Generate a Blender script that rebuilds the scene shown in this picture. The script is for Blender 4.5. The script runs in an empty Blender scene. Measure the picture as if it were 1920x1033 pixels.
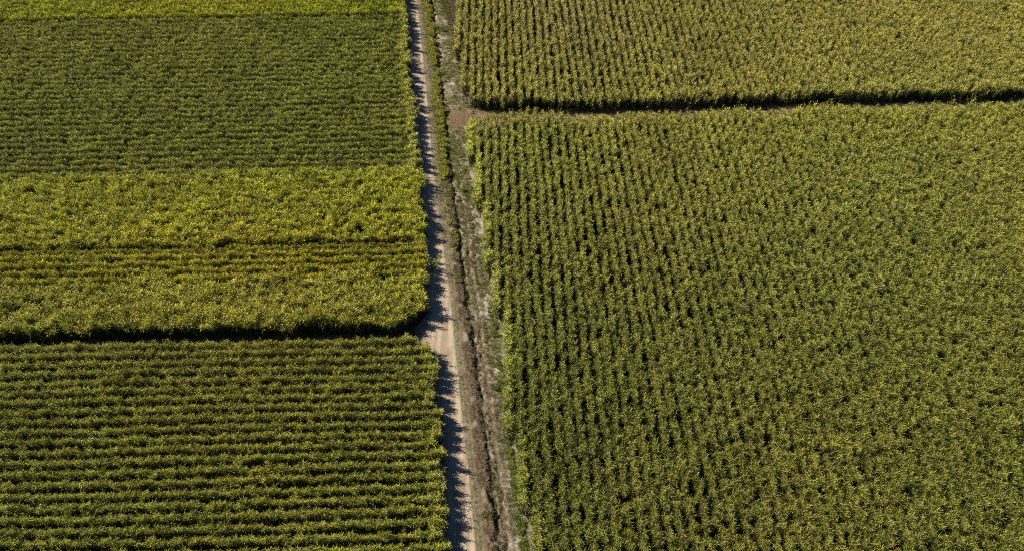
import bpy, math, random
import numpy as np
from mathutils import Vector, noise as mnoise

random.seed(11)
rng = np.random.default_rng(11)
sc = bpy.context.scene
col = sc.collection
R = math.radians

# ------------------------------------------------------------------ camera, sun, sky
CAM_H = 86.2
PITCH = 46.415
cam_d = bpy.data.cameras.new('camera')
cam = bpy.data.objects.new('camera', cam_d)
col.objects.link(cam)
cam.location = (0, 0, CAM_H)
cam.rotation_euler = (R(90 - PITCH), 0, 0)
cam_d.sensor_width = 36
cam_d.lens = 36 * 1500 / 1920
cam_d.clip_start = 1
cam_d.clip_end = 12000
sc.camera = cam

SUN_EL = 38.0
SUN_AZ = -70.0          # degrees clockwise from +Y (the view direction): from the left and a little behind
sl = bpy.data.lights.new('sun', 'SUN')
sl.energy = 6.4
sl.angle = R(0.5)
sl.color = (1.0, 0.87, 0.66)
sun = bpy.data.objects.new('sun', sl)
col.objects.link(sun)
sd = Vector((math.sin(R(SUN_AZ)) * math.cos(R(SUN_EL)), math.cos(R(SUN_AZ)) * math.cos(R(SUN_EL)), math.sin(R(SUN_EL))))
sun.rotation_euler = sd.to_track_quat('Z', 'Y').to_euler()
sun.location = sd * 200

w = bpy.data.worlds.new('World')
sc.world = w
w.use_nodes = True
nt = w.node_tree
nt.nodes.clear()
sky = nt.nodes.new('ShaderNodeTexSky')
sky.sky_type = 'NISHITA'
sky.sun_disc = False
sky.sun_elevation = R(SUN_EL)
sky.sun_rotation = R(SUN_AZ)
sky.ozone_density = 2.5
bg = nt.nodes.new('ShaderNodeBackground')
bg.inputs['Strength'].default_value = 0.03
wo = nt.nodes.new('ShaderNodeOutputWorld')
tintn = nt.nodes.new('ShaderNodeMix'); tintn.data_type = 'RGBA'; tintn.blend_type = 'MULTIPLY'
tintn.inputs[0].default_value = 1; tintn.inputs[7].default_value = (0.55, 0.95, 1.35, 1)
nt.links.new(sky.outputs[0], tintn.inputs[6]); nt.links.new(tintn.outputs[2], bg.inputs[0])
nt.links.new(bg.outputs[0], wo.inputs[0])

sc.view_settings.view_transform = 'Standard'
sc.view_settings.look = 'None'
sc.view_settings.exposure = 0
sc.view_settings.gamma = 1
sc.render.engine = 'CYCLES'
sc.cycles.max_bounces = 4
sc.cycles.diffuse_bounces = 2
sc.cycles.transmission_bounces = 4
sc.cycles.use_denoising = False
sc.cycles.filter_width = 0.9

# ------------------------------------------------------------------ helpers
def tag(o, label=None, cat=None, group=None, kind=None):
    if label: o['label'] = label
    if cat: o['category'] = cat
    if group: o['group'] = group
    if kind: o['kind'] = kind
    return o

def link(name, me, mats=(), loc=(0, 0, 0), rz=0.0):
    o = bpy.data.objects.new(name, me)
    col.objects.link(o)
    o.location = loc
    o.rotation_euler = (0, 0, rz)
    for m in mats:
        me.materials.append(m)
    return o

def nz(x, y, s, seed=0.0):
    return mnoise.noise(Vector((x * s + seed, y * s - seed * 1.7, seed * 0.31)))

def poly_mesh(name, V, F, mi=None, attr=None):
    me = bpy.data.meshes.new(name)
    me.from_pydata([tuple(v) for v in V], [], F)
    if mi is not None:
        me.polygons.foreach_set('material_index', np.array(mi, dtype=np.int32))
    if attr is not None:
        a = me.attributes.new('age_tone', 'FLOAT', 'POINT')
        a.data.foreach_set('value', np.array(attr, dtype=np.float32))
    me.update()
    return me

def interp(y, pts):          # x of a polyline given as (x, y) points, looked up by y
    ys = np.array([p[1] for p in pts]); xs = np.array([p[0] for p in pts])
    i = np.argsort(ys)
    return np.interp(y, ys[i], xs[i])

def interpx(x, pts):         # y looked up by x
    ys = np.array([p[1] for p in pts]); xs = np.array([p[0] for p in pts])
    i = np.argsort(xs)
    return np.interp(x, xs[i], ys[i])

# ------------------------------------------------------------------ the plan of the place, in metres
ROAD_RIGHT = [(-23.3, 185), (-20.89, 166.19), (-18.99, 152.43), (-17.64, 142.04), (-15.49, 125.42), (-13.23, 106.63), (-11.08, 92.07), (-9.07, 79.51), (-7.7, 69.03), (-7.04, 64.04), (-5.8, 54.56), (-4.74, 46.86), (-3.88, 39.44), (-2.2, 24)]
DITCH1 = [(-20.6, 185), (-17.82, 166.19), (-15.58, 148.16), (-13.21, 128.9), (-11.56, 115.6), (-10.35, 105.21), (-8.56, 92.07), (-7.28, 81.66), (-6.43, 75.87), (-5.58, 71.41), (-5.03, 65.82), (-4.08, 59.77), (-3.54, 54.56), (-2.77, 49.69), (-2.2, 46.17), (-1.61, 39.44), (-0.2, 24)]
DITCH2 = [(-9.18, 105.21), (-7.8, 95.82), (-7.0, 90.85), (-6.49, 83.87), (-5.63, 79.51), (-4.96, 75.36), (-4.44, 70.45), (-3.79, 64.93), (-2.95, 58.94), (-2.24, 52.65), (-1.67, 48.97), (-1.05, 44.14), (-0.6, 39.44), (0.8, 24)]
PINK = [(-20.5, 185), (-17.58, 166.19), (-15.28, 150.28), (-13.65, 134.35), (-12.41, 125.42)]
# right edge of the two blocks of cane on the left (canopy edge)
EDGE_UP = [(-26.8, 185), (-23.32, 161.76), (-20.36, 140.2), (-17.66, 119.6), (-15.77, 106.61), (-14.17, 93.26), (-12.72, 81.63), (-11.9, 76.5), (-11.85, 74.6), (-12.5, 73.0), (-13.4, 72.2), (-15.0, 71.6)]
BOT_UP = [(-150, 68.6), (-69.44, 69.4), (-55.17, 70.2), (-40.77, 70.6), (-28.68, 71.0), (-16.06, 71.3), (-13, 72.0)]
EDGE_LOW = [(-15.86, 68.66), (-12.9, 68.0), (-11.6, 67.0), (-10.6, 65.83), (-10.03, 62.33), (-8.9, 54.24), (-8.05, 46.97), (-7.2, 38.38), (-5.6, 24)]
TOP_LOW = [(-150, 64.6), (-68.54, 66.85), (-15.86, 68.2), (-12.58, 67.8), (-9, 66.5)]
# the two blocks on the right
UP_BASE = [(-12, 124.5), (-7.21, 124.5), (0.0, 124.2), (8.86, 124.0), (18.74, 124.2), (28.63, 124.5), (38.62, 125.1), (45.63, 125.5), (53.78, 126.3), (63.84, 126.6), (73.87, 126.8), (83.99, 127.1), (96.68, 128.5), (150, 131)]
LOW_TOP = [(-12, 117.9), (-7.59, 117.92), (-3.81, 118.89), (0.0, 120.19), (4.8, 120.52), (8.64, 120.35), (13.41, 119.86), (18.18, 119.7), (23.07, 120.68), (27.86, 120.52), (32.66, 120.52), (37.18, 121.67), (42.6, 122.17), (46.11, 120.52), (50.1, 121.18), (52.93, 122.84), (58.23, 122.68), (65.78, 122.01), (69.76, 122.34), (72.84, 122.84), (81.65, 123.01), (87.62, 123.35), (93.61, 123.69), (150, 126)]

def road_left(y):
    wid = 3.7 + 1.1 * np.exp(-((y - 69.4) / 2.0) ** 2)
    return interp(y, ROAD_RIGHT) - wid

def ground_h(x, y):
    """height of the ground sheet (arrays)"""
    n1 = np.zeros_like(x)
    d1 = x - interp(y, DITCH1)
    d2 = x - interp(y, DITCH2)
    on2 = np.clip((106 - y) / 6, 0, 1)
    wob = 0.2 * np.sin(y * .8 + np.sin(y * .31) * 2) + 0.13 * np.sin(y * 3.1 + 1 + np.sin(y)) + .08 * np.sin(y * 7.3)
    dep = 0.70 + 0.38 * np.sin(y * .53) * np.sin(y * .21 + 2) + .25 * np.sin(y * 2.1 + np.sin(y * .9))
    h = -0.55 * dep * np.exp(-((d1 + wob) / 0.34) ** 2)
    h += 0.22 * np.exp(-((d1 + 0.75) / 0.4) ** 2)
    brk = np.clip(0.55 + 1.0 * np.sin(y * 0.8 + 2.5 * np.sin(y * .37)), 0, 1)
    h += on2 * brk * -0.38 * np.exp(-((d2 - wob * .8) / 0.26) ** 2)
    h += on2 * 0.14 * np.exp(-((d2 - 0.6) / 0.35) ** 2)
    return h

# ------------------------------------------------------------------ materials
def mat(name):
    m = bpy.data.materials.new(name)
    m.use_nodes = True
    m.node_tree.nodes.clear()
    return m, m.node_tree.nodes, m.node_tree.links

def leaf_material(name, ramp, transl=0.3, rough=0.45, spec=0.3, use_tint=True):
    """ramp: colours over the per-leaf 'age' attribute, multiplied by the per-plant tint"""
    m, N, L = mat(name)
    a = N.new('ShaderNodeAttribute'); a.attribute_name = 'age_tone'; a.attribute_type = 'GEOMETRY'
    cr = N.new('ShaderNodeValToRGB')
    cr.color_ramp.elements[0].position = ramp[0][0]; cr.color_ramp.elements[0].color = (*ramp[0][1], 1)
    cr.color_ramp.elements[1].position = ramp[-1][0]; cr.color_ramp.elements[1].color = (*ramp[-1][1], 1)
    for p, c in ramp[1:-1]:
        e = cr.color_ramp.elements.new(p); e.color = (*c, 1)
    L.new(a.outputs['Fac'], cr.inputs[0])
    out = cr.outputs[0]
    if use_tint:
        t = N.new('ShaderNodeAttribute'); t.attribute_name = 'tint'; t.attribute_type = 'INSTANCER'
        mx = N.new('ShaderNodeMix'); mx.data_type = 'RGBA'; mx.blend_type = 'MULTIPLY'; mx.inputs[0].default_value = 1
        L.new(out, mx.inputs[6]); L.new(t.outputs['Color'], mx.inputs[7])
        out = mx.outputs[2]
    b = N.new('ShaderNodeBsdfPrincipled')
    b.inputs['Roughness'].default_value = rough
    b.inputs['Specular IOR Level'].default_value = spec
    tr = N.new('ShaderNodeBsdfTranslucent')
    L.new(out, b.inputs['Base Color']); L.new(out, tr.inputs['Color'])
    ms = N.new('ShaderNodeMixShader'); ms.inputs[0].default_value = transl
    L.new(b.outputs[0], ms.inputs[1]); L.new(tr.outputs[0], ms.inputs[2])
    o = N.new('ShaderNodeOutputMaterial')
    L.new(ms.outputs[0], o.inputs[0])
    return m

M_cane = leaf_material('cane_leaf', [(0.0, (0.020, 0.040, 0.014)), (0.33, (0.10, 0.15, 0.026)), (0.8, (0.56, 0.60, 0.090)), (0.9, (0.56, 0.47, 0.20)), (1.0, (0.56, 0.46, 0.26))], 0.20, 0.40, 0.4)  # dark and pale ends also paint shade and highlights among the leaves
M_weed = leaf_material('weed_leaf', [(0.0, (0.045, 0.065, 0.018)), (1.0, (0.27, 0.30, 0.07))], 0.25, 0.5, 0.25)
M_dry = leaf_material('dry_grass_blade', [(0.0, (0.16, 0.125, 0.09)), (0.6, (0.33, 0.265, 0.19)), (1.0, (0.48, 0.41, 0.31))], 0.15, 0.8, 0.1)
M_straw = leaf_material('dead_cane_stalk', [(0.0, (0.36, 0.25, 0.17)), (1.0, (0.55, 0.42, 0.32))], 0.0, 0.7, 0.2, False)

def ground_material(name, scale_fine=3.0, rock=False):
    m, N, L = mat(name)
    a = N.new('ShaderNodeAttribute'); a.attribute_name = 'soil'; a.attribute_type = 'GEOMETRY'
    geo = N.new('ShaderNodeNewGeometry')
    n1 = N.new('ShaderNodeTexNoise'); n1.inputs['Scale'].default_value = scale_fine; n1.inputs['Detail'].default_value = 8; n1.inputs['Roughness'].default_value = 0.85
    n2 = N.new('ShaderNodeTexNoise'); n2.inputs['Scale'].default_value = 0.35; n2.inputs['Detail'].default_value = 4
    L.new(geo.outputs['Position'], n1.inputs['Vector']); L.new(geo.outputs['Position'], n2.inputs['Vector'])
    m1 = N.new('ShaderNodeMapRange'); m1.inputs[1].default_value = 0.3; m1.inputs[2].default_value = 0.7
    m1.inputs[3].default_value = 0.32 if not rock else 0.80; m1.inputs[4].default_value = 1.75 if not rock else 1.16
    m2 = N.new('ShaderNodeMapRange'); m2.inputs[1].default_value = 0.3; m2.inputs[2].default_value = 0.7; m2.inputs[3].default_value = 0.85; m2.inputs[4].default_value = 1.15
    L.new(n1.outputs[0], m1.inputs[0]); L.new(n2.outputs[0], m2.inputs[0])
    mm = N.new('ShaderNodeMath'); mm.operation = 'MULTIPLY'
    L.new(m1.outputs[0], mm.inputs[0]); L.new(m2.outputs[0], mm.inputs[1])
    vm = N.new('ShaderNodeVectorMath'); vm.operation = 'SCALE'
    L.new(a.outputs['Color'], vm.inputs[0]); L.new(mm.outputs[0], vm.inputs['Scale'])
    b = N.new('ShaderNodeBsdfPrincipled'); b.inputs['Roughness'].default_value = 0.95; b.inputs['Specular IOR Level'].default_value = 0.1
    L.new(vm.outputs[0], b.inputs['Base Color'])
    bp = N.new('ShaderNodeBump'); bp.inputs['Strength'].default_value = 0.6 if not rock else 0.25; bp.inputs['Distance'].default_value = 0.12 if not rock else 0.04
    L.new(n1.outputs[0], bp.inputs['Height']); L.new(bp.outputs[0], b.inputs['Normal'])
    o = N.new('ShaderNodeOutputMaterial'); L.new(b.outputs[0], o.inputs[0])
    return m

M_ground = ground_material('soil_and_litter', 2.2)
M_road = ground_material('packed_dirt', 1.6, True)

# ------------------------------------------------------------------ ground sheet
def grid_mesh(name, X, Y, Z, C):
    nr, nc = X.shape
    me = bpy.data.meshes.new(name)
    V = np.stack([X, Y, Z], -1).reshape(-1, 3).astype(np.float32)
    idx = np.arange(nr * nc).reshape(nr, nc)
    Q = np.stack([idx[:-1, :-1], idx[:-1, 1:], idx[1:, 1:], idx[1:, :-1]], -1).reshape(-1, 4)
    me.vertices.add(len(V)); me.vertices.foreach_set('co', V.ravel())
    me.loops.add(Q.size); me.loops.foreach_set('vertex_index', Q.ravel().astype(np.int32))
    me.polygons.add(len(Q)); me.polygons.foreach_set('loop_start', (np.arange(len(Q)) * 4).astype(np.int32))
    a = me.attributes.new('soil', 'FLOAT_COLOR', 'POINT')
    C4 = np.concatenate([C.reshape(-1, 3), np.ones((len(V), 1))], 1).astype(np.float32)
    a.data.foreach_set('color', C4.ravel())
    me.update(); me.validate()
    me.polygons.foreach_set('use_smooth', np.ones(len(Q), dtype=bool))
    return me

def vnoise(x, y, s, seed):
    """cheap smooth value noise on arrays"""
    r = np.random.default_rng(seed)
    T = r.random((256, 256))
    u = x * s; v = y * s
    iu = np.floor(u).astype(int); iv = np.floor(v).astype(int)
    fu = u - iu; fv = v - iv
    fu = fu * fu * (3 - 2 * fu); fv = fv * fv * (3 - 2 * fv)
    g = lambda a, b: T[a & 255, b & 255]
    return (g(iu, iv) * (1 - fu) + g(iu + 1, iv) * fu) * (1 - fv) + (g(iu, iv + 1) * (1 - fu) + g(iu + 1, iv + 1) * fu) * fv

def fbm(x, y, s, seed, o=3):
    t = 0; a = 1; n = 0
    for k in range(o):
        t = t + a * vnoise(x, y, s * 2 ** k, seed + k); n += a; a *= 0.55
    return t / n

def mixc(C, col_, f):
    f = np.clip(f, 0, 1)[..., None]
    return C * (1 - f) + np.array(col_) * f

fy = np.arange(26, 184, 0.16)
cy = np.array([-4000, -1500, -500, -150, -50, 0, 12, 20])
cy2 = np.array([190, 200, 220, 260, 350, 600, 1500, 4000, 9000])
ys = np.concatenate([cy, fy, cy2])
ft = np.arange(-7, 12.5, 0.15)
ct = np.array([-9000, -3000, -1000, -400, -200, -120, -80, -50, -30, -20, -14, -10])
ct2 = np.array([14, 18, 25, 40, 60, 90, 130, 200, 400, 1000, 3000, 9000])
ts = np.concatenate([ct, ft, ct2])
YY, TT = np.meshgrid(ys, ts, indexing='ij')
XX = interp(YY, ROAD_RIGHT) + TT
infine = (YY > 26) & (YY < 184) & (TT > -7) & (TT < 12.4)
fade = np.clip((YY - 26) / 3, 0, 1) * np.clip((184 - YY) / 3, 0, 1) * np.clip((TT + 7) / 1, 0, 1) * np.clip((12.4 - TT) / 1, 0, 1)
ZZ = (ground_h(XX, YY) + 0.07 * (fbm(XX, YY, 1.3, 5) - 0.5) * np.clip((TT - 0.2) / .5, 0, 1)) * fade
# tyre ruts in the verge
for c0 in (0.55, 1.05):
    ZZ -= 0.05 * np.exp(-((TT - c0) / 0.12) ** 2) * fade
nA = fbm(XX, YY, 0.45, 21); nB = fbm(XX, YY, 1.6, 31); nC = fbm(XX, YY, 0.12, 41)
base = np.zeros(XX.shape + (3,)) + np.array((0.085, 0.066, 0.045))
base = mixc(base, (0.055, 0.06, 0.025), (nA - .45) * 4)
inc = (TT > -3.0) & (TT < 12)
# verge between road and ditch
d1 = XX - interp(YY, DITCH1); d2 = XX - interp(YY, DITCH2)
C = base.copy()
cor = np.clip((TT + 0.6) / .6, 0, 1)
dry = np.array((0.30, 0.272, 0.215))
low = np.clip((104 - YY) / 12, 0, 1)
Cc = np.zeros_like(C) + dry
Cc = mixc(Cc, (0.17, 0.16, 0.10), (nB - .42) * 4)
Cc = mixc(Cc, (0.42, 0.39, 0.32), ((nA - .48) * 5 + .35 * np.clip(1 - np.abs(d2 - 1.2) / .8, 0, 1) * low) * (d1 > 0.5))
Cc = mixc(Cc, (0.145, 0.165, 0.07), ((fbm(XX, YY, .5, 77) - .48) * 6) * (0.55 + 0.45 * (1 - low)) + (1 - low) * .35 * (d1 > 1))
Cc = mixc(Cc, (0.19, 0.155, 0.115), np.exp(-((TT - .95) / .55) ** 2) * (.5 + .8 * nB))
Cc = mixc(Cc, (0.24, 0.235, 0.15), np.exp(-((TT - .25) / .28) ** 2) * .6)
Cc = mixc(Cc, (0.13, 0.10, 0.075), (np.exp(-((TT - .55) / .09) ** 2) + np.exp(-((TT - 1.05) / .09) ** 2)) * (np.sin(YY * 9) > -.2) * .5 * low)
# brown bare soil at the entrance of the upper track, brown litter near the ditches
Cc = mixc(Cc, (0.19, 0.125, 0.085), np.exp(-((YY - 121.5) / 4.5) ** 2) * (d1 > 0.5) * .9)
Cc = mixc(Cc, (0.215, 0.18, 0.14), np.clip(1.15 - np.abs(d1 + .1) / .9, 0, 1) * low * (0.1 + nB))
Cc = mixc(Cc, (0.215, 0.18, 0.14), np.clip(1.0 - np.abs(d2) / .5, 0, 1) * low * nB)
pk = XX - interp(YY, PINK)
Cc = mixc(Cc, (0.50, 0.37, 0.28), np.exp(-((pk + .1 * np.sin(YY * .7)) / 0.30) ** 2) * np.clip((YY - 118) / 8, 0, 1) * .95)
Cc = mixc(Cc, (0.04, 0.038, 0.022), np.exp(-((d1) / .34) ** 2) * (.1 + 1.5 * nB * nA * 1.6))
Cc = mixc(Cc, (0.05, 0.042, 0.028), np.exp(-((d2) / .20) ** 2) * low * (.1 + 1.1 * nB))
f = cor[..., None]
C = C * (1 - f) + Cc * f
# inside the right-hand fields the soil is dark litter again
rr = XX + 0.0207 * YY
fieldR = np.clip(((XX - interp(YY, [(-21, 185), (-10.9, 141), (-7.2, 124.4), (-6.5, 107), (-5.1, 95.8), (-3.3, 82.2), (-1.5, 73.4), (0.3, 53.8), (2.2, 43.5), (4, 30)])) - .2) / .8, 0, 1)
gap = np.clip(1 - np.abs(YY - (interpx(XX, UP_BASE) - 3.2)) / 4.2, 0, 1) * (XX > -12)
C = mixc(C, (0.07, 0.055, 0.035), fieldR * (1 - np.clip(gap * 3, 0, 1)))
C = mixc(C, (0.22, 0.18, 0.11), np.clip(gap * 3, 0, 1) * (0.6 + .4 * nA) * (XX > -8.5))
# the left gap: short grass and soil, paler towards the road
gl = np.clip(1 - np.abs(YY - (interpx(XX, BOT_UP) - 1.5)) / 2.2, 0, 1) * (TT < -2.6)
C = mixc(C, (0.20, 0.17, 0.10), np.clip(gl * 2, 0, 1) * .8)
# under the left edge of the road
C = mixc(C, (0.30, 0.24, 0.19), (TT > -5.2) * (TT < -0.2) * .9 * (XX > np.where(YY > 70, interp(YY, EDGE_UP), interp(YY, EDGE_LOW)) - .3))
# far land keeps the colour of cropped fields
far = np.clip((np.hypot(XX, YY - 100) - 150) / 60, 0, 1)
C = mixc(C, (0.075, 0.085, 0.025), far)
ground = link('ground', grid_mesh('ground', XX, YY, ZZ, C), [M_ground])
tag(ground, kind='structure')

# ------------------------------------------------------------------ dirt road (a sheet laid on the ground)
ry = np.arange(24, 186, 0.2)
s_ = np.linspace(0, 1, 34)
RY, S = np.meshgrid(ry, s_, indexing='ij')
rl = road_left(RY) + .25 * (fbm(RY, RY * 0, .9, 3) - .5)
rrt = interp(RY, ROAD_RIGHT) + .35 * (fbm(RY, RY * 0 + 7, 1.1, 9) - .5)
RX = rl + (rrt - rl) * S
dR = interp(RY, ROAD_RIGHT) - RX              # distance from the right edge
RZ = 0.022 + 0.03 * np.sin(np.clip(S, 0, 1) * math.pi)
wt = np.exp(-((dR - .75) / .28) ** 2) + np.exp(-((dR - 2.35) / .28) ** 2)
RZ -= 0.022 * wt
RZ -= 0.05 * (S < .02) + 0.05 * (S > .98)
RC = np.zeros(RX.shape + (3,)) + np.array((0.54, 0.45, 0.355))
RC = mixc(RC, (0.62, 0.51, 0.41), wt * .8)
RC = mixc(RC, (0.34, 0.29, 0.215), np.clip(1 - dR / .35, 0, 1) * .9)
RC = mixc(RC, (0.34, 0.265, 0.205), (fbm(RX, RY * .25, 1.2, 17) - .5) * 2.5)
RC = mixc(RC, (0.38, 0.30, 0.23), (fbm(RX * 3.2, RY * .12, 1.0, 23) - .45) * 3)
road = link('dirt_road', grid_mesh('dirt_road', RX, RY, RZ, RC), [M_road])
tag(road, kind='structure')

# ------------------------------------------------------------------ plants
def blade(V, F, A, p0, az, el0, length, width, droop, age_tone, seg=3, twist=0.0):
    """a tapering, arching leaf; el0 = starting elevation angle, droop = how far it bends over"""
    x, y, z = p0
    b = len(V)
    dx, dy = math.cos(az), math.sin(az)
    px, py = -dy, dx
    el = el0
    st = length / seg
    for k in range(seg + 1):
        t = k / seg
        ww = width * (0.55 + 0.9 * t - 1.35 * t * t) if k < seg else 0.004
        tw = twist * t
        V.append((x - px * ww * math.cos(tw), y - py * ww * math.cos(tw), z - ww * math.sin(tw)))
        V.append((x + px * ww * math.cos(tw), y + py * ww * math.cos(tw), z + ww * math.sin(tw)))
        A.extend([age_tone, age_tone])
        el_m = el - droop * (k + .5) / seg
        x += dx * math.cos(el_m) * st; y += dy * math.cos(el_m) * st; z += math.sin(el_m) * st
        if k < seg:
            F.append((b + 2 * k, b + 2 * k + 1, b + 2 * k + 3, b + 2 * k + 2))

def cane_mesh(name, seed, spread=0.42, along=0.42, n=8, lodge=0.0):
    r = random.Random(seed)
    V, F, A = [], [], []
    for i in range(n):
        bx = (i / (n - 1) - .5) * along * 1.5 + r.gauss(0, .08); by = r.gauss(0, spread * .25)
        h = r.uniform(1.75, 2.65)
        laz = math.atan2(by, bx) + r.gauss(0, .8); ln = abs(r.gauss(0.08, 0.09)) + lodge * r.random()
        tx = bx + math.cos(laz) * ln * h; ty = by + math.sin(laz) * ln * h
        # stalk: a thin three-sided pole
        b = len(V)
        for (cx, cy_, cz) in ((bx, by, -0.05), (tx, ty, h)):
            for q in range(3):
                V.append((cx + .022 * math.cos(q * 2.094), cy_ + .022 * math.sin(q * 2.094), cz)); A.append(.2)
        for q in range(3):
            F.append((b + q, b + (q + 1) % 3, b + 3 + (q + 1) % 3, b + 3 + q))
        a0 = r.uniform(0, 6.28)
        pa = r.gauss(.60, .17)
        # crown: a fan of upright young leaves
        for j in range(11):
            t = .72 + .28 * j / 10
            p0 = (bx + (tx - bx) * t, by + (ty - by) * t, h * t)
            age_tone = min(.86, max(0, pa + (j / 10 - .5) * .45 + r.gauss(0, .19)))  # paler with height and widely varied, painting highlights onto the upper leaves
            if r.random() < .04: age_tone = r.uniform(.88, 1)
            blade(V, F, A, p0, a0 + j * 2.4 + r.gauss(0, .3), R(r.uniform(45, 84)), r.uniform(.40, .68), r.uniform(.028, .042), r.uniform(.6, 1.8), age_tone, 3, r.gauss(0, .5))
        # older leaves lower on the stalk, darkened further to paint in shade
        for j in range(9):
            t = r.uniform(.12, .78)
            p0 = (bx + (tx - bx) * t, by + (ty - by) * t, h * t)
            age_tone = max(0, r.gauss(.18, .12))
            if r.random() < .16: age_tone = r.uniform(.88, 1)
            blade(V, F, A, p0, a0 + j * 2.6 + r.gauss(0, .4), R(r.uniform(35, 70)), r.uniform(.40, .72), r.uniform(.035, .05), r.uniform(1.2, 2.2), age_tone, 2, r.gauss(0, .6))
    for i in range(26):          # dark leaf mass added around the foot to make the cast shadow solid
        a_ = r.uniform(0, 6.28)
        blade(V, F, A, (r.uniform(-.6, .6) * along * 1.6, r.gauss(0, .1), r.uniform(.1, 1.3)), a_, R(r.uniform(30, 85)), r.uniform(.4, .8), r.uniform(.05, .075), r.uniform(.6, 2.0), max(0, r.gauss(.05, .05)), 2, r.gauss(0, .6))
    return poly_mesh(name, V, F, attr=A)

def weed_mesh(name, seed, rad=.42, hgt=.55, n=170):
    r = random.Random(seed)
    V, F, A = [], [], []
    lobes = [(r.gauss(0, rad * .32), r.gauss(0, rad * .32), r.uniform(.5, 1)) for _ in range(5)]
    for i in range(n):
        lx, ly, lh = r.choice(lobes)
        az = r.uniform(0, 6.28); q = r.random()
        rr_ = rad * .5 * math.sqrt(r.random())
        x = lx + rr_ * math.cos(az); y = ly + rr_ * math.sin(az)
        z = hgt * lh * q
        blade(V, F, A, (x, y, z), az + r.gauss(0, .7), r.uniform(.1, 1.2), r.uniform(.10, .24), r.uniform(.02, .05), r.uniform(.3, 1.4), min(1, max(0, .25 + .5 * q + r.gauss(0, .15))), 2)
    return poly_mesh(name, V, F, attr=A)

def tussock_mesh(name, seed, n=46, ln=.5, wd=.012):
    r = random.Random(seed)
    V, F, A = [], [], []
    for i in range(n):
        az = r.uniform(0, 6.28); q = .16 * math.sqrt(r.random())
        blade(V, F, A, (q * math.cos(az), q * math.sin(az), -.02), az + r.gauss(0, .5), r.uniform(.5, 1.45), ln * r.uniform(.5, 1.1), wd * r.uniform(.7, 1.3), r.uniform(.4, 1.7), r.random(), 2)
    return poly_mesh(name, V, F, attr=A)

CANE = [cane_mesh('sugar_cane_clump', 100 + k) for k in range(8)] + [cane_mesh('leaning_cane_clump', 200 + k, spread=.6, n=8, lodge=.3) for k in range(4)]
for me in CANE: me.materials.append(M_cane)
WEED = [weed_mesh('leafy_weed', 300 + k) for k in range(4)]
for me in WEED: me.materials.append(M_weed)
TUFT = [tussock_mesh('grass_tussock', 400 + k) for k in range(4)]
for me in TUFT: me.materials.append(M_dry)
TUFTG = [tussock_mesh('green_tussock', 500 + k, 50, .42, .014) for k in range(3)]
for me in TUFTG: me.materials.append(M_weed)

def single(name, me, loc, rz, s, tint, label, cat, group=None, tilt=(0, 0)):
    o = bpy.data.objects.new(name, me)
    col.objects.link(o)
    o.location = loc; o.rotation_euler = (tilt[0], tilt[1], rz); o.scale = (s[0], s[1], s[2]) if isinstance(s, tuple) else (s, s, s)
    o['tint'] = [float(t) for t in tint]
    return tag(o, label, cat, group)

def stuff(name, P, sources, label, cat, group=None):
    """one object scattering many plants: P rows = x,y,z, rx,ry,rz, scale_xy, scale_z, variant, r,g,b, width across the row"""
    P = np.asarray([tuple(p) + (1.0,) if len(p) == 12 else p for p in P], dtype=np.float32)
    me = bpy.data.meshes.new(name)
    me.vertices.add(len(P)); me.vertices.foreach_set('co', P[:, :3].copy().ravel())
    def attr(nm, ty, field, arr):
        a = me.attributes.new(nm, ty, 'POINT'); a.data.foreach_set(field, arr)
    attr('rot', 'FLOAT_VECTOR', 'vector', P[:, 3:6].copy().ravel())
    attr('scl', 'FLOAT_VECTOR', 'vector', np.stack([P[:, 6], P[:, 6] * P[:, 12], P[:, 7]], -1).ravel())
    attr('var', 'INT', 'value', P[:, 8].astype(np.int32))
    attr('tint', 'FLOAT_VECTOR', 'vector', P[:, 9:12].copy().ravel())
    o = bpy.data.objects.new(name, me); col.objects.link(o)
    g = bpy.data.node_groups.new('scatter_' + name, 'GeometryNodeTree')
    g.interface.new_socket('Geometry', in_out='INPUT', socket_type='NodeSocketGeometry')
    g.interface.new_socket('Geometry', in_out='OUTPUT', socket_type='NodeSocketGeometry')
    N = g.nodes; L = g.links
    gi = N.new('NodeGroupInput'); go = N.new('NodeGroupOutput'); jn = N.new('GeometryNodeJoinGeometry')
    def named(nm, ty):
        n_ = N.new('GeometryNodeInputNamedAttribute'); n_.data_type = ty; n_.inputs['Name'].default_value = nm; return n_
    rot = named('rot', 'FLOAT_VECTOR'); scl = named('scl', 'FLOAT_VECTOR'); var = named('var', 'INT')
    e2r = N.new('FunctionNodeEulerToRotation'); L.new(rot.outputs[0], e2r.inputs[0])
    for k, so in enumerate(sources):
        oi = N.new('GeometryNodeObjectInfo'); oi.inputs['Object'].default_value = so; oi.inputs['As Instance'].default_value = False
        oi.transform_space = 'ORIGINAL'
        cmp_ = N.new('FunctionNodeCompare'); cmp_.data_type = 'INT'; cmp_.operation = 'EQUAL'
        ia = [i for i in cmp_.inputs if i.type == 'INT']
        L.new(var.outputs[0], ia[0]); ia[1].default_value = k
        ip = N.new('GeometryNodeInstanceOnPoints')
        L.new(gi.outputs[0], ip.inputs['Points']); L.new(cmp_.outputs[0], ip.inputs['Selection'])
        L.new(oi.outputs['Geometry'], ip.inputs['Instance'])
        L.new(e2r.outputs[0], ip.inputs['Rotation']); L.new(scl.outputs[0], ip.inputs['Scale'])
        L.new(ip.outputs[0], jn.inputs[0])
    L.new(jn.outputs[0], go.inputs[0])
    md = o.modifiers.new('scatter', 'NODES'); md.node_group = g
    return tag(o, label, cat, group, 'stuff')

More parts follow.
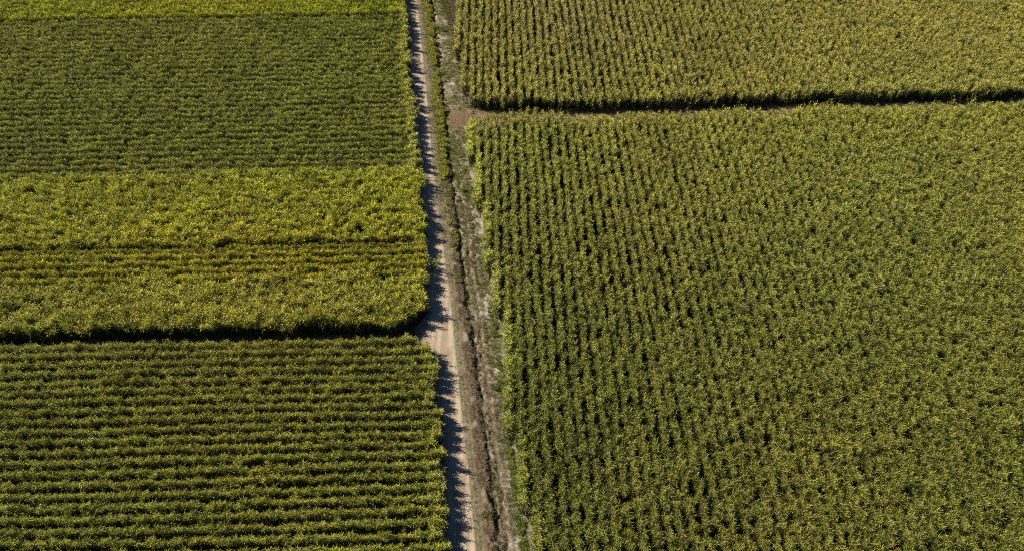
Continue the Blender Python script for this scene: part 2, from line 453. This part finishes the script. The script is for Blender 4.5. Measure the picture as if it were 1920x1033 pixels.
# ---- colour of the cane over the land
def cane_tint(zone, x, y):
    n = nz(x, y, .09, 3.1); n2 = nz(x, y, .5, 8.2); n3 = nz(x, y, .03, 5.5)
    j = random.gauss(0, .13)
    if zone == 'bright' and random.random() < min(.75, max(0, (97 - y) / 12)): zone = 'rows'
    if zone == 'rows' and random.random() < .3: zone = 'bright'
    base_ = {
        'low': (1.02, 1.0, 0.8), 'olive': (1.18, 1.14, 0.72), 'rows': (1.48, 1.34, 0.66),
        'bright': (1.38, 1.38, 0.60), 'dark': (1.32, 1.30, 1.15), 'top': (1.55, 1.58, 0.60),
        'upright': (1.26, 1.16, 1.25), 'lowright': (1.03, 1.05, 1.0)}[zone]
    k = 1 + .13 * n + .16 * n2 + j
    k *= 1.08
    rgb = [base_[0] * (k + .08 * n3), base_[1] * k, base_[2] * k]
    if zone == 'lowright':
        g = min(1, max(0, (108 - y) / 55)) * min(1, max(0.75, 1 - (x - 5) / 120))  # greener, darker towards the camera: vignette and sun angle painted into the tint
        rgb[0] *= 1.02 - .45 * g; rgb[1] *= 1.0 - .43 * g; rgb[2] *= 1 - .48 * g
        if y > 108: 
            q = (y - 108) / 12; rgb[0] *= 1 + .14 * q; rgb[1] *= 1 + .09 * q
    if zone == 'upright':
        q = max(0, math.exp(-((x - 12) / 14) ** 2)) * min(1, max(0, (y - 135) / 12))
        rgb[0] *= 1 + .06 * q; rgb[1] *= 1 + .03 * q; rgb[2] *= 1 + .35 * q
    return [max(.2, v) for v in rgb]

def left_zone(x, y):
    if y > 152.23 + (x + 106) * .032 + 1.2: return 'top'
    if y > 102.0 + (x + 84) * .0317 + .6 * nz(x, 0, .3, 2): return 'dark'
    if y > 85.4 + (x + 76) * .024: return 'bright'
    if y > 78.4 + (x + 73) * .026 + 2.2 * nz(x, y, .15, 9) + random.gauss(0, .8): return 'rows'
    return 'olive'

dL = (math.cos(R(1.9)), math.sin(R(1.9))); nL = (-dL[1], dL[0])
cane_pts = {'low': [], 'upper': [], 'upright': [], 'lowright': []}
upper_zone = []; ends_left = []; ends_teeth = []; ends_low = []

def push(key, x, y, rowaz, zone, s=1.0, hz=1.0, leanvar=0.25, j=.05, across=1.0, bright=1.0):
    s *= .84; across *= 1.12
    va = random.randrange(8) if random.random() > leanvar else 8 + random.randrange(4)
    big = 1 + .07 * nz(x, y, .35, 1.3) + random.gauss(0, j)
    t = cane_tint(zone, x, y)
    if key == 'upper': upper_zone.append(zone)
    tl = .05 if zone in ('low', 'rows') else .05 if (zone in ('dark', 'top') or across < .75) else .09
    cane_pts[key].append((x, y, 0, random.gauss(0, tl), random.gauss(0, tl), rowaz + random.choice((0, math.pi)) + random.gauss(0, .25),
                          s * big, hz * (1 + .10 * nz(x, y, .25, 7) + random.gauss(0, j * 1.35)), va, *[q * bright for q in t], across))

# left blocks
def left_block(key, y0, y1, spacing_fn, low):
    # rows are straight lines along dL; c = offset of the row measured along nL at x = -12
    c = y0; ri = 0
    while c < y1:
        sp = spacing_fn(c)
        endj = random.gauss(0, .33)
        if low:
            xe = float(interp(np.array(c), EDGE_LOW)) - .62 + endj
        else:
            xe = float(interp(np.array(c), EDGE_UP)) - .45 + endj
        xl = -(0.66 * c + 36)   # left limit, a margin beyond the frame
        x = xe; first = True
        zlast = None
        while x > xl:
            yy = c + (x + 12) * math.tan(R(1.47 if low else 1.9)) + .10 * math.sin(x * .11 + ri * .3)
            zone = 'low' if low else left_zone(x, yy)
            ok = True
            if low and yy > interpx(x, TOP_LOW) + .15: ok = False
            if not low and yy < interpx(x, BOT_UP) - .15: ok = False
            if ok:
                dense = {'low': .46, 'olive': .44, 'rows': .45, 'bright': .46, 'dark': .50, 'top': .48}[zone]
                jit = {'low': .055, 'olive': .26, 'rows': .08, 'bright': .17, 'dark': .07, 'top': .07}[zone]
                if zone in ('bright', 'olive', 'dark') and random.random() < (.02 if zone == 'dark' else .05) + (.25 if zone == 'dark' else .4) * max(0, nz(x * .6, yy, .8, 33)): x -= .45; continue
                hz_ = {'low': 1.0, 'olive': 1.08, 'rows': 0.98, 'bright': 1.07, 'dark': .88, 'top': 1.05}[zone]
                sx_ = {'low': 1.0, 'olive': 1.12, 'rows': 1.0, 'bright': 1.12, 'dark': 1.02, 'top': 1.05}[zone]
                line = (not low) and abs(c - 86.4) < .76 and nz(x, 3, .12, 70) > -.28
                if line: hz_ = .80; sx_ = .9
                yj = yy + random.gauss(0, jit)
                if first:
                    ends_left.append((x, yj, zone, low)); first = False
                    for q in (.15, .40): push(key, x - q, yj + random.gauss(0, .05), R(1.9), zone, 1.0, .95, .1, .05, .8)  # extra cane behind the row end, added for a solid road shadow
                    for q in (.05, .3, .6): push(key, x - q, yj + .5 * sp + random.gauss(0, .12), R(1.9), zone, 1.0, random.uniform(.62, .8), .1, .05, 1.25, .8)  # low filler cane, tinted darker, added between row ends to close the shadow
                else:
                    push(key, x, yj, R(1.9), zone, sx_, hz_ * (1.16 if (not low and yy < interpx(x, BOT_UP) + 1.8) else 1), .08 if zone in ('low', 'rows') else .12 if zone in ('dark', 'top') else .25, .05 if zone in ('low', 'rows', 'dark', 'top') else .085, {'low': .64, 'rows': .62, 'olive': .95, 'bright': .78, 'dark': .46, 'top': .55}[zone], .72 if line else 1)
                x -= dense * .80 * random.uniform(.8, 1.2)
            else:
                x -= .45
        c += sp; ri += 1

left_block('low', 30.0, 71.5, lambda c: 1.46, True)
left_block('upper', 68.6, 172.0, lambda c: 1.52 if c < 100 else 1.62, False)

# right blocks: rows run away from the camera along (-.0207, 1)
LOWENDS = {0: 107.8, 1: 95.8, 2: 82.2, 3: 73.4, 4: 53.8, 5: 43.5}
for k in range(0, 84):
    r0 = -4.9 + 1.45 * k
    ys_ = LOWENDS.get(k, 30 if k == 6 else 28)
    ymin = max(ys_, (r0 - 34) / .66)
    y = ymin + .3; first = k < 6
    while True:
        x = r0 - .0207 * y + .07 * math.sin(y * .13 + k)
        if y > interpx(x, LOW_TOP) - (.45 if x > 8 else -.3) or y > 135: break
        fn = min(1, max(0, (84 - y) / 34)); f = min(1, max(0, (x - 25) / 95) + .45 * fn)   # rows dissolve towards the far right and near
        jx = .05 + .07 * min(1, f)
        outer = k <= 6 and y < LOWENDS.get(k - 1, 200 if k == 0 else 28)  # outermost row gets a brighter tint, a sunlit rim painted into its colour
        if not first and random.random() < f * (.02 + .25 * max(0, nz(x, y, .75, 51))): y += .45; continue
        if first:
            ends_low.append((x, y, k)); first = False
        else:
            push('lowright', x + random.gauss(0, jx), y, R(91.2), 'lowright', .98 + .12 * min(1, f), 1.0 + .05 * f, .10 + .25 * min(1, f), .06 + .02 * f, (.82 + .10 * f) * (1.25 if outer else 1), 1.5 if outer else 1)
        y += .36 * random.uniform(.8, 1.2)
for k in range(-8, 88):
    r0 = -4.96 + 1.5 * k
    if k >= 0:
        x0 = r0 - .0207 * 124.5
        ys_ = float(interpx(x0, UP_BASE)) + random.gauss(0, .22)
    elif k == -1: ys_ = 128.9
    elif k == -2: ys_ = 141.0
    else: continue
    if r0 > 0.66 * 172 + 34: continue
    y = max(ys_, (r0 - 36) / .66) + .2; first = y < ys_ + 1
    f = min(1, max(0, (r0 - 30) / 60))
    while y < 174:
        x = r0 - .0207 * y + .07 * math.sin(y * .11 + k)
        if not first and random.random() < (.04 + .3 * f * max(0, nz(x, y, .75, 61))): y += .5; continue
        if first:
            ends_teeth.append((x, y, k)); first = False
        else:
            push('upright', x + random.gauss(0, .05 + .13 * f), y, R(91.2), 'upright', .97 + .12 * f + (.15 if x < -7 and (k < 0 and y < {-1: 141, -2: 180}[k]) else 0), 1.05 + (.12 if y < ys_ + 2 else 0), .12 + .2 * f, .05, .78 + .10 * f)
        y += .39 * random.uniform(.8, 1.2)

# ---- cane clumps that end the rows: individuals
srcs = []
def cane_single(i, x, y, zone, rz, label, group, hz=1.0, s=1.0):
    v = i % len(CANE)
    o = single('sugar_cane_clump', CANE[v], (x, y, 0), rz + (0 if i % 2 else math.pi) + random.gauss(0, .2), (s, s, hz), cane_tint(zone, x, y), label, 'sugar cane', group, (random.gauss(0, .05), random.gauss(0, .05)))
    if len(srcs) < len(CANE): srcs.append(o)
    return o
ends_left.sort(key=lambda e: e[1])
i = 0
for (x, y, zone, low) in ends_left:
    if not (33 < y < 170): continue
    if low:
        lab = 'green cane clump at the row end beside the shaded dirt road, below the left track'; grp = 'cane clumps ending the rows of the lower left block'
    elif y < 102:
        lab = 'yellow green cane clump at the row end beside the dirt road, above the left track'; grp = 'cane clumps ending the rows of the bright left block'
    else:
        lab = 'dull green cane clump at the row end beside the upper part of the dirt road'; grp = 'cane clumps ending the rows of the dark left block'
    cane_single(i, x, y, zone, R(1.9), lab, grp, random.uniform(.95, 1.12), random.uniform(.95, 1.1)); i += 1
for (x, y, k) in ends_teeth:
    cane_single(i, x, y, 'upright', R(91.2), 'sunlit cane clump ending a row above the dark shadowed track on the right', 'cane clumps ending the rows of the upper right block', random.uniform(1.08, 1.25), 1.0); i += 1
ORD = ['first', 'second', 'third', 'fourth', 'fifth', 'nearest']
for (x, y, k) in ends_low:
    cane_single(i, x, y, 'lowright', R(91.2), 'bright cane clump at the stepped verge edge, %s row end counted from the far track' % ORD[k], 'cane clumps at the stepped edge of the lower right block', 1.0, 1.0); i += 1

stuff('sugar_cane_crop', cane_pts['low'], srcs, 'dark green sugar cane in straight crosswise rows, lower left block below the track', 'sugar cane field', 'blocks of sugar cane')
strip = {'top': [], 'dark': [], 'bright': [], 'rows': [], 'olive': []}
for p, zz in zip(cane_pts['upper'], upper_zone): strip[zz].append(p)
for z, lab in (('top', 'bright lime strip of sugar cane along the top left edge of the photo'),
               ('dark', 'wide dull dark green strip of sugar cane in the upper left'),
               ('bright', 'bright yellow green strip of dense sugar cane in the middle left'),
               ('rows', 'golden sugar cane strip with a few clearly separate rows, middle left'),
               ('olive', 'olive strip of tangled sugar cane just above the left dark track')):
    stuff('sugar_cane_crop', strip[z], srcs, lab, 'sugar cane field', 'blocks of sugar cane')
stuff('sugar_cane_crop', cane_pts['upright'], srcs, 'sunlit sugar cane in lengthwise rows, upper right block above the dark track', 'sugar cane field', 'blocks of sugar cane')
stuff('sugar_cane_crop', cane_pts['lowright'], srcs, 'huge green sugar cane block filling the lower right, rows running lengthwise', 'sugar cane field', 'blocks of sugar cane')
print('cane', {k: len(v) for k, v in cane_pts.items()}, 'singles', i)

# ---- weeds of the verge
def gh(x, y): return float(ground_h(np.array(x), np.array(y)))
weed_src = []; tuft_src = []; green_src = []
# green hedge of weeds on the road side of the ditch, upper half: lumps one can tell apart
y = 86.0; n = 0
while y < 168:
    dens = 1 if y > 104 else .45
    xr = float(interp(np.array(y), ROAD_RIGHT)); xd = float(interp(np.array(y), DITCH1))
    if random.random() < dens:
        x = xr + (xd - xr) * random.uniform(.50, .88)
        s = random.uniform(.9, 1.9) * (1 if y > 104 else .75)
        k = random.uniform(.9, 1.25)
        if y > 104: lab, grp = 'bushy green weed clump in the hedge between dirt road and ditch', 'weed clumps along the upper ditch bank'
        else: lab, grp = 'small green weed clump on the thinning ditch bank beside the dirt road', 'small weed clumps on the middle ditch bank'
        o = single('weed_clump', WEED[n % 4], (x, y, gh(x, y) - .02), random.uniform(0, 6.28), s, (1.5 * k, 1.35 * k, .9 * k), lab, 'weed', grp)
        if len(weed_src) < 4: weed_src.append(o)
        n += 1
    y += random.uniform(.45, .85) * (1 if y > 104 else 1.3)
# scattered clumps with a place of their own
for (x, y, s, lab) in (
        (-2.35, 61.6, 1.2, 'lone dark green weed clump on the pale strip right of the ditch, midway down'),
        (-1.72, 46.9, 1.0, 'small round dark green bush between the two ditch lines near the bottom'),
        (-3.05, 43.6, 1.3, 'light green weed clump on the road side of the ditch near the bottom'),
        (-8.2, 101.2, 1.1, 'dark weed clump by the stepped cane edge below the second row end'),
        (-14.3, 152.6, 1.6, 'dark green bush against the outermost cane row at the top')):
    single('weed_clump', WEED[n % 4], (x, y, gh(x, y)), random.uniform(0, 6.28), s, (.75, .85, .7), lab, 'weed'); n += 1

def scat(n_, fy0, fy1, fx, va, tint, s, lst, keep=None, z=True):
    c = 0
    while c < n_:
        y = random.uniform(fy0, fy1); x = fx(y)
        if keep and not keep(x, y): continue
        k = random.uniform(.55, 1.5)
        ss = random.uniform(*s)
        lst.append((x, y, gh(x, y) if z else 0, random.gauss(0, .12), random.gauss(0, .12), random.uniform(0, 6.28), ss, ss * random.uniform(.8, 1.2), random.randrange(va), tint[0] * k, tint[1] * k, tint[2] * k)); c += 1

xr_ = lambda y: float(interp(np.array(y), ROAD_RIGHT)); x1_ = lambda y: float(interp(np.array(y), DITCH1)); x2_ = lambda y: float(interp(np.array(y), DITCH2))
RE = [(-16.5, 185), (-13.5, 160), (-11.0, 141), (-9.2, 129), (-7.6, 124.4), (-8.0, 117.5), (-7.9, 107), (-6.0, 95.8), (-4.2, 82.2), (-2.6, 73.4), (-1.3, 62), (-.6, 53.8), (0.9, 43.5), (2.2, 32)]
re_ = lambda y: float(interp(np.array(y), RE))
W = []
scat(520, 103, 172, lambda y: xr_(y) + (x1_(y) - xr_(y)) * random.uniform(.38, .96), 4, (1.5, 1.35, .9), (.4, 1.0), W, lambda x, y: nz(x, y, .6, 40) > -.3)
scat(150, 80, 104, lambda y: xr_(y) + (x1_(y) - xr_(y)) * random.uniform(.5, .95), 4, (.95, .95, .7), (.35, .7), W, lambda x, y: nz(x, y, .5, 4) > -.1)
scat(60, 120, 172, lambda y: x1_(y) + random.uniform(.25, .6), 4, (1, 1.1, .7), (.4, .7), W)
scat(170, 36, 76, lambda y: re_(y) + random.gauss(0, .22), 4, (.85, 1.0, .7), (.35, .8), W, lambda x, y: nz(0, y, .25, 14) > -.05)
scat(240, 36, 104, lambda y: x1_(y) + random.gauss(.05, .3), 4, (.5, .6, .5), (.3, .6), W)
scat(60, 100, 172, lambda y: re_(y) + random.gauss(-.2, .3), 4, (.9, 1, .7), (.3, .7), W)
stuff('leafy_weeds', W, weed_src, 'low leafy green weeds along the ditch banks and verge', 'weeds')
# dry tussocks: brown near the ditches, straw coloured on the strip beside the right-hand cane
tlabs = ['straw coloured grass tussock on the pale strip, farthest of four near the stepped cane edge', 'straw coloured grass tussock on the pale strip, second of four near the stepped cane edge', 'straw coloured grass tussock on the pale strip, third of four near the stepped cane edge', 'straw coloured grass tussock on the pale strip, nearest of four by the stepped cane edge']
for q, y in enumerate((88, 71, 57, 44)):
    x = (x2_(y) + re_(y)) / 2
    tuft_src.append(single('grass_tussock', TUFT[q], (x, y, gh(x, y)), q, 1.3, (1, .95, .9), tlabs[q], 'grass tussock'))
T = []
scat(1300, 34, 104, lambda y: x1_(y) + random.gauss(-.75, .33), 4, (.92, .88, .84), (.4, 1.2), T, lambda x, y: nz(x, y, .6, 6) > -.15 and x > xr_(y) + .9)
scat(600, 34, 98, lambda y: x2_(y) + random.gauss(.15, .4), 4, (.98, .93, .88), (.4, 1.0), T, lambda x, y: nz(x, y, .5, 6) > -.3)
scat(1300, 34, 172, lambda y: random.uniform(x1_(y) + .5, re_(y) + .5), 4, (1.1, 1.08, .98), (.2, .6), T, lambda x, y: nz(x, y, .3, 9) > -.2)
scat(500, 34, 172, lambda y: xr_(y) + random.uniform(.0, 1.3), 4, (.8, .8, .65), (.2, .45), T)
scat(900, -110, 6, lambda y: 0, 4, (1, .95, .8), (.3, .6), []) if False else None
for k in range(1100):     # straw litter along the upper right track
    x = random.uniform(-8, 120); y = float(interpx(x, UP_BASE)) - random.uniform(.3, 5.2); ss = random.uniform(.4, .9); kk = random.uniform(.8, 1.3)
    T.append((x, y, 0, 0, 0, random.uniform(0, 6.28), ss, ss, random.randrange(4), 1.15 * kk, 1.0 * kk, .8 * kk))
stuff('dry_grass', T, tuft_src, 'dry brown and straw grass tufts beside the ditches and tracks', 'dry grass')
glabs = ['green grass tussock on the verge, farthest of three right of the ditch', 'green grass tussock on the verge, middle of three right of the ditch', 'green grass tussock on the verge, nearest of three right of the ditch']
for q, y in enumerate((132, 100, 66)):
    x = x1_(y) + 2.1
    green_src.append(single('green_grass_tussock', TUFTG[q], (x, y, gh(x, y)), q, 1.2, (1.1, 1.1, .8), glabs[q], 'grass tussock'))
G = []
scat(2600, 84, 172, lambda y: random.uniform(x1_(y) + .4, re_(y) + .5), 3, (1.15, 1.05, 1.0), (.3, .8), G, lambda x, y: nz(x, y, .35, 12) > -.2 and not (119 < y < 124))
scat(1500, 34, 90, lambda y: random.uniform(x2_(y) + .5, re_(y) + .6), 3, (1.15, 1.0, 1.0), (.25, .7), G, lambda x, y: nz(x, y, .3, 18) > .02 or x > re_(y) - .5)
scat(900, 95, 172, lambda y: xr_(y) + random.uniform(.5, 1.7), 3, (1.2, 1.1, 1.0), (.25, .55), G)
for k in range(900):      # grass along the left track
    x = random.uniform(-100, -12.5); y = float(interpx(x, BOT_UP)) - random.uniform(-.2, 2.6); ss = random.uniform(.4, .9)
    G.append((x, y, 0, 0, 0, random.uniform(0, 6.28), ss, ss, random.randrange(3), 1.2, 1.05, .9))
stuff('verge_grass', G, green_src, 'short green grass growing on the verges between road and cane', 'grass')

# ---- fallen dead cane at the row ends
def stalk_bundle(x, y, rz, n_, label, ln=1.5):
    V, F, A = [], [], []
    r = random.Random(int(x * 100) + 5)
    for q in range(n_):
        a = rz + r.gauss(0, .35); L_ = ln * r.uniform(.6, 1.1); ox, oy = r.gauss(0, .16), r.gauss(0, .16)
        rad = r.uniform(.018, .03); b = len(V); ag = r.random()
        z0, z1 = r.uniform(.03, .25), r.uniform(.02, .12)
        px, py = -math.sin(a), math.cos(a)
        for sgn, z in ((-.5, z0), (.5, z1)):
            cx, cy_ = ox + math.cos(a) * L_ * sgn, oy + math.sin(a) * L_ * sgn
            for m in range(5):
                an = m * 1.2566
                V.append((cx + px * rad * math.cos(an), cy_ + py * rad * math.cos(an), z + rad * math.sin(an))); A.append(ag)
        for m in range(5): F.append((b + m, b + (m + 1) % 5, b + 5 + (m + 1) % 5, b + 5 + m))
        blade(V, F, A, (ox, oy, z0), a + r.uniform(-1.5, 1.5), .25, r.uniform(.5, .9), .03, .5, 1.0, 3)
    me = poly_mesh('fallen_cane', V, F, attr=A)
    o = link('fallen_cane', me, [M_straw], (x, y, gh(x, y) + .02))
    tag(o, label, 'fallen cane', 'dead cane fallen at the row ends')
for (x, y, rz, n_, lab) in (
        (-11.3, 140.6, 2.2, 14, 'pale fallen cane stalks at the end of the outermost row, topmost heap'),
        (-9.5, 128.6, 1.9, 14, 'pale fallen cane stalks by the second stepped row end above the right track'),
        (-7.6, 123.6, 1.8, 10, 'pale fallen cane stalks at the corner where the right track begins'),
        (-7.6, 108.0, 2.2, 18, 'pale fallen cane stalks at the first stepped row end below the right track'),
        (-5.5, 95.4, 1.9, 16, 'pale fallen cane stalks at the second stepped row end below the right track'),
        (-3.6, 82.0, 1.2, 9, 'pale fallen cane stalks at the third stepped row end below the right track'),
        (-1.75, 74.5, 2.0, 14, 'pale fallen cane stalks beside the green weeds at the fourth stepped row end'),
        (-0.1, 54.5, 2.3, 9, 'pale fallen cane stalks at the fifth stepped row end near the bottom'),
        (1.55, 43.4, 2.1, 16, 'pale fallen cane stalks at the stepped row end nearest the bottom edge')):
    stalk_bundle(x, y, rz, n_, lab)

# ---- one cane leaning out over the road, a taller weed in the crop, one pale stone
single('sugar_cane_clump', CANE[9], (-12.0, 83.2, 0), .4, (.8, .8, 1.15), (1.5, 1.5, 1.0), 'single pale cane leaning out over the dirt road from the bright strip', 'sugar cane', None, (0.05, .30))
single('weed_clump', WEED[1], (-38.6, 102.6, 1.3), 0, (2.6, 2.6, 2.2), (.55, .7, .6), 'dark bushy plant standing above the cane where the dull and bright strips meet', 'weed')
r = random.Random(4)
bm_v = []; 
import bmesh
bm = bmesh.new(); bmesh.ops.create_icosphere(bm, subdivisions=2, radius=.14)
for v in bm.verts: v.co = v.co * (1 + r.uniform(-.18, .18)); v.co.z *= .6
me = bpy.data.meshes.new('stone'); bm.to_mesh(me); bm.free()
m, N, L = mat('pale_stone')
b = N.new('ShaderNodeBsdfPrincipled'); b.inputs['Roughness'].default_value = .8
tn = N.new('ShaderNodeTexNoise'); tn.inputs['Scale'].default_value = 9
cr = N.new('ShaderNodeValToRGB'); cr.color_ramp.elements[0].color = (.5, .48, .44, 1); cr.color_ramp.elements[1].color = (.75, .73, .7, 1)
L.new(tn.outputs[0], cr.inputs[0]); L.new(cr.outputs[0], b.inputs['Base Color'])
o_ = N.new('ShaderNodeOutputMaterial'); L.new(b.outputs[0], o_.inputs[0])
st = link('stone', me, [m], (-11.4, 71.9, .06))
tag(st, 'small white stone at the mouth of the left track beside the shadow', 'stone')
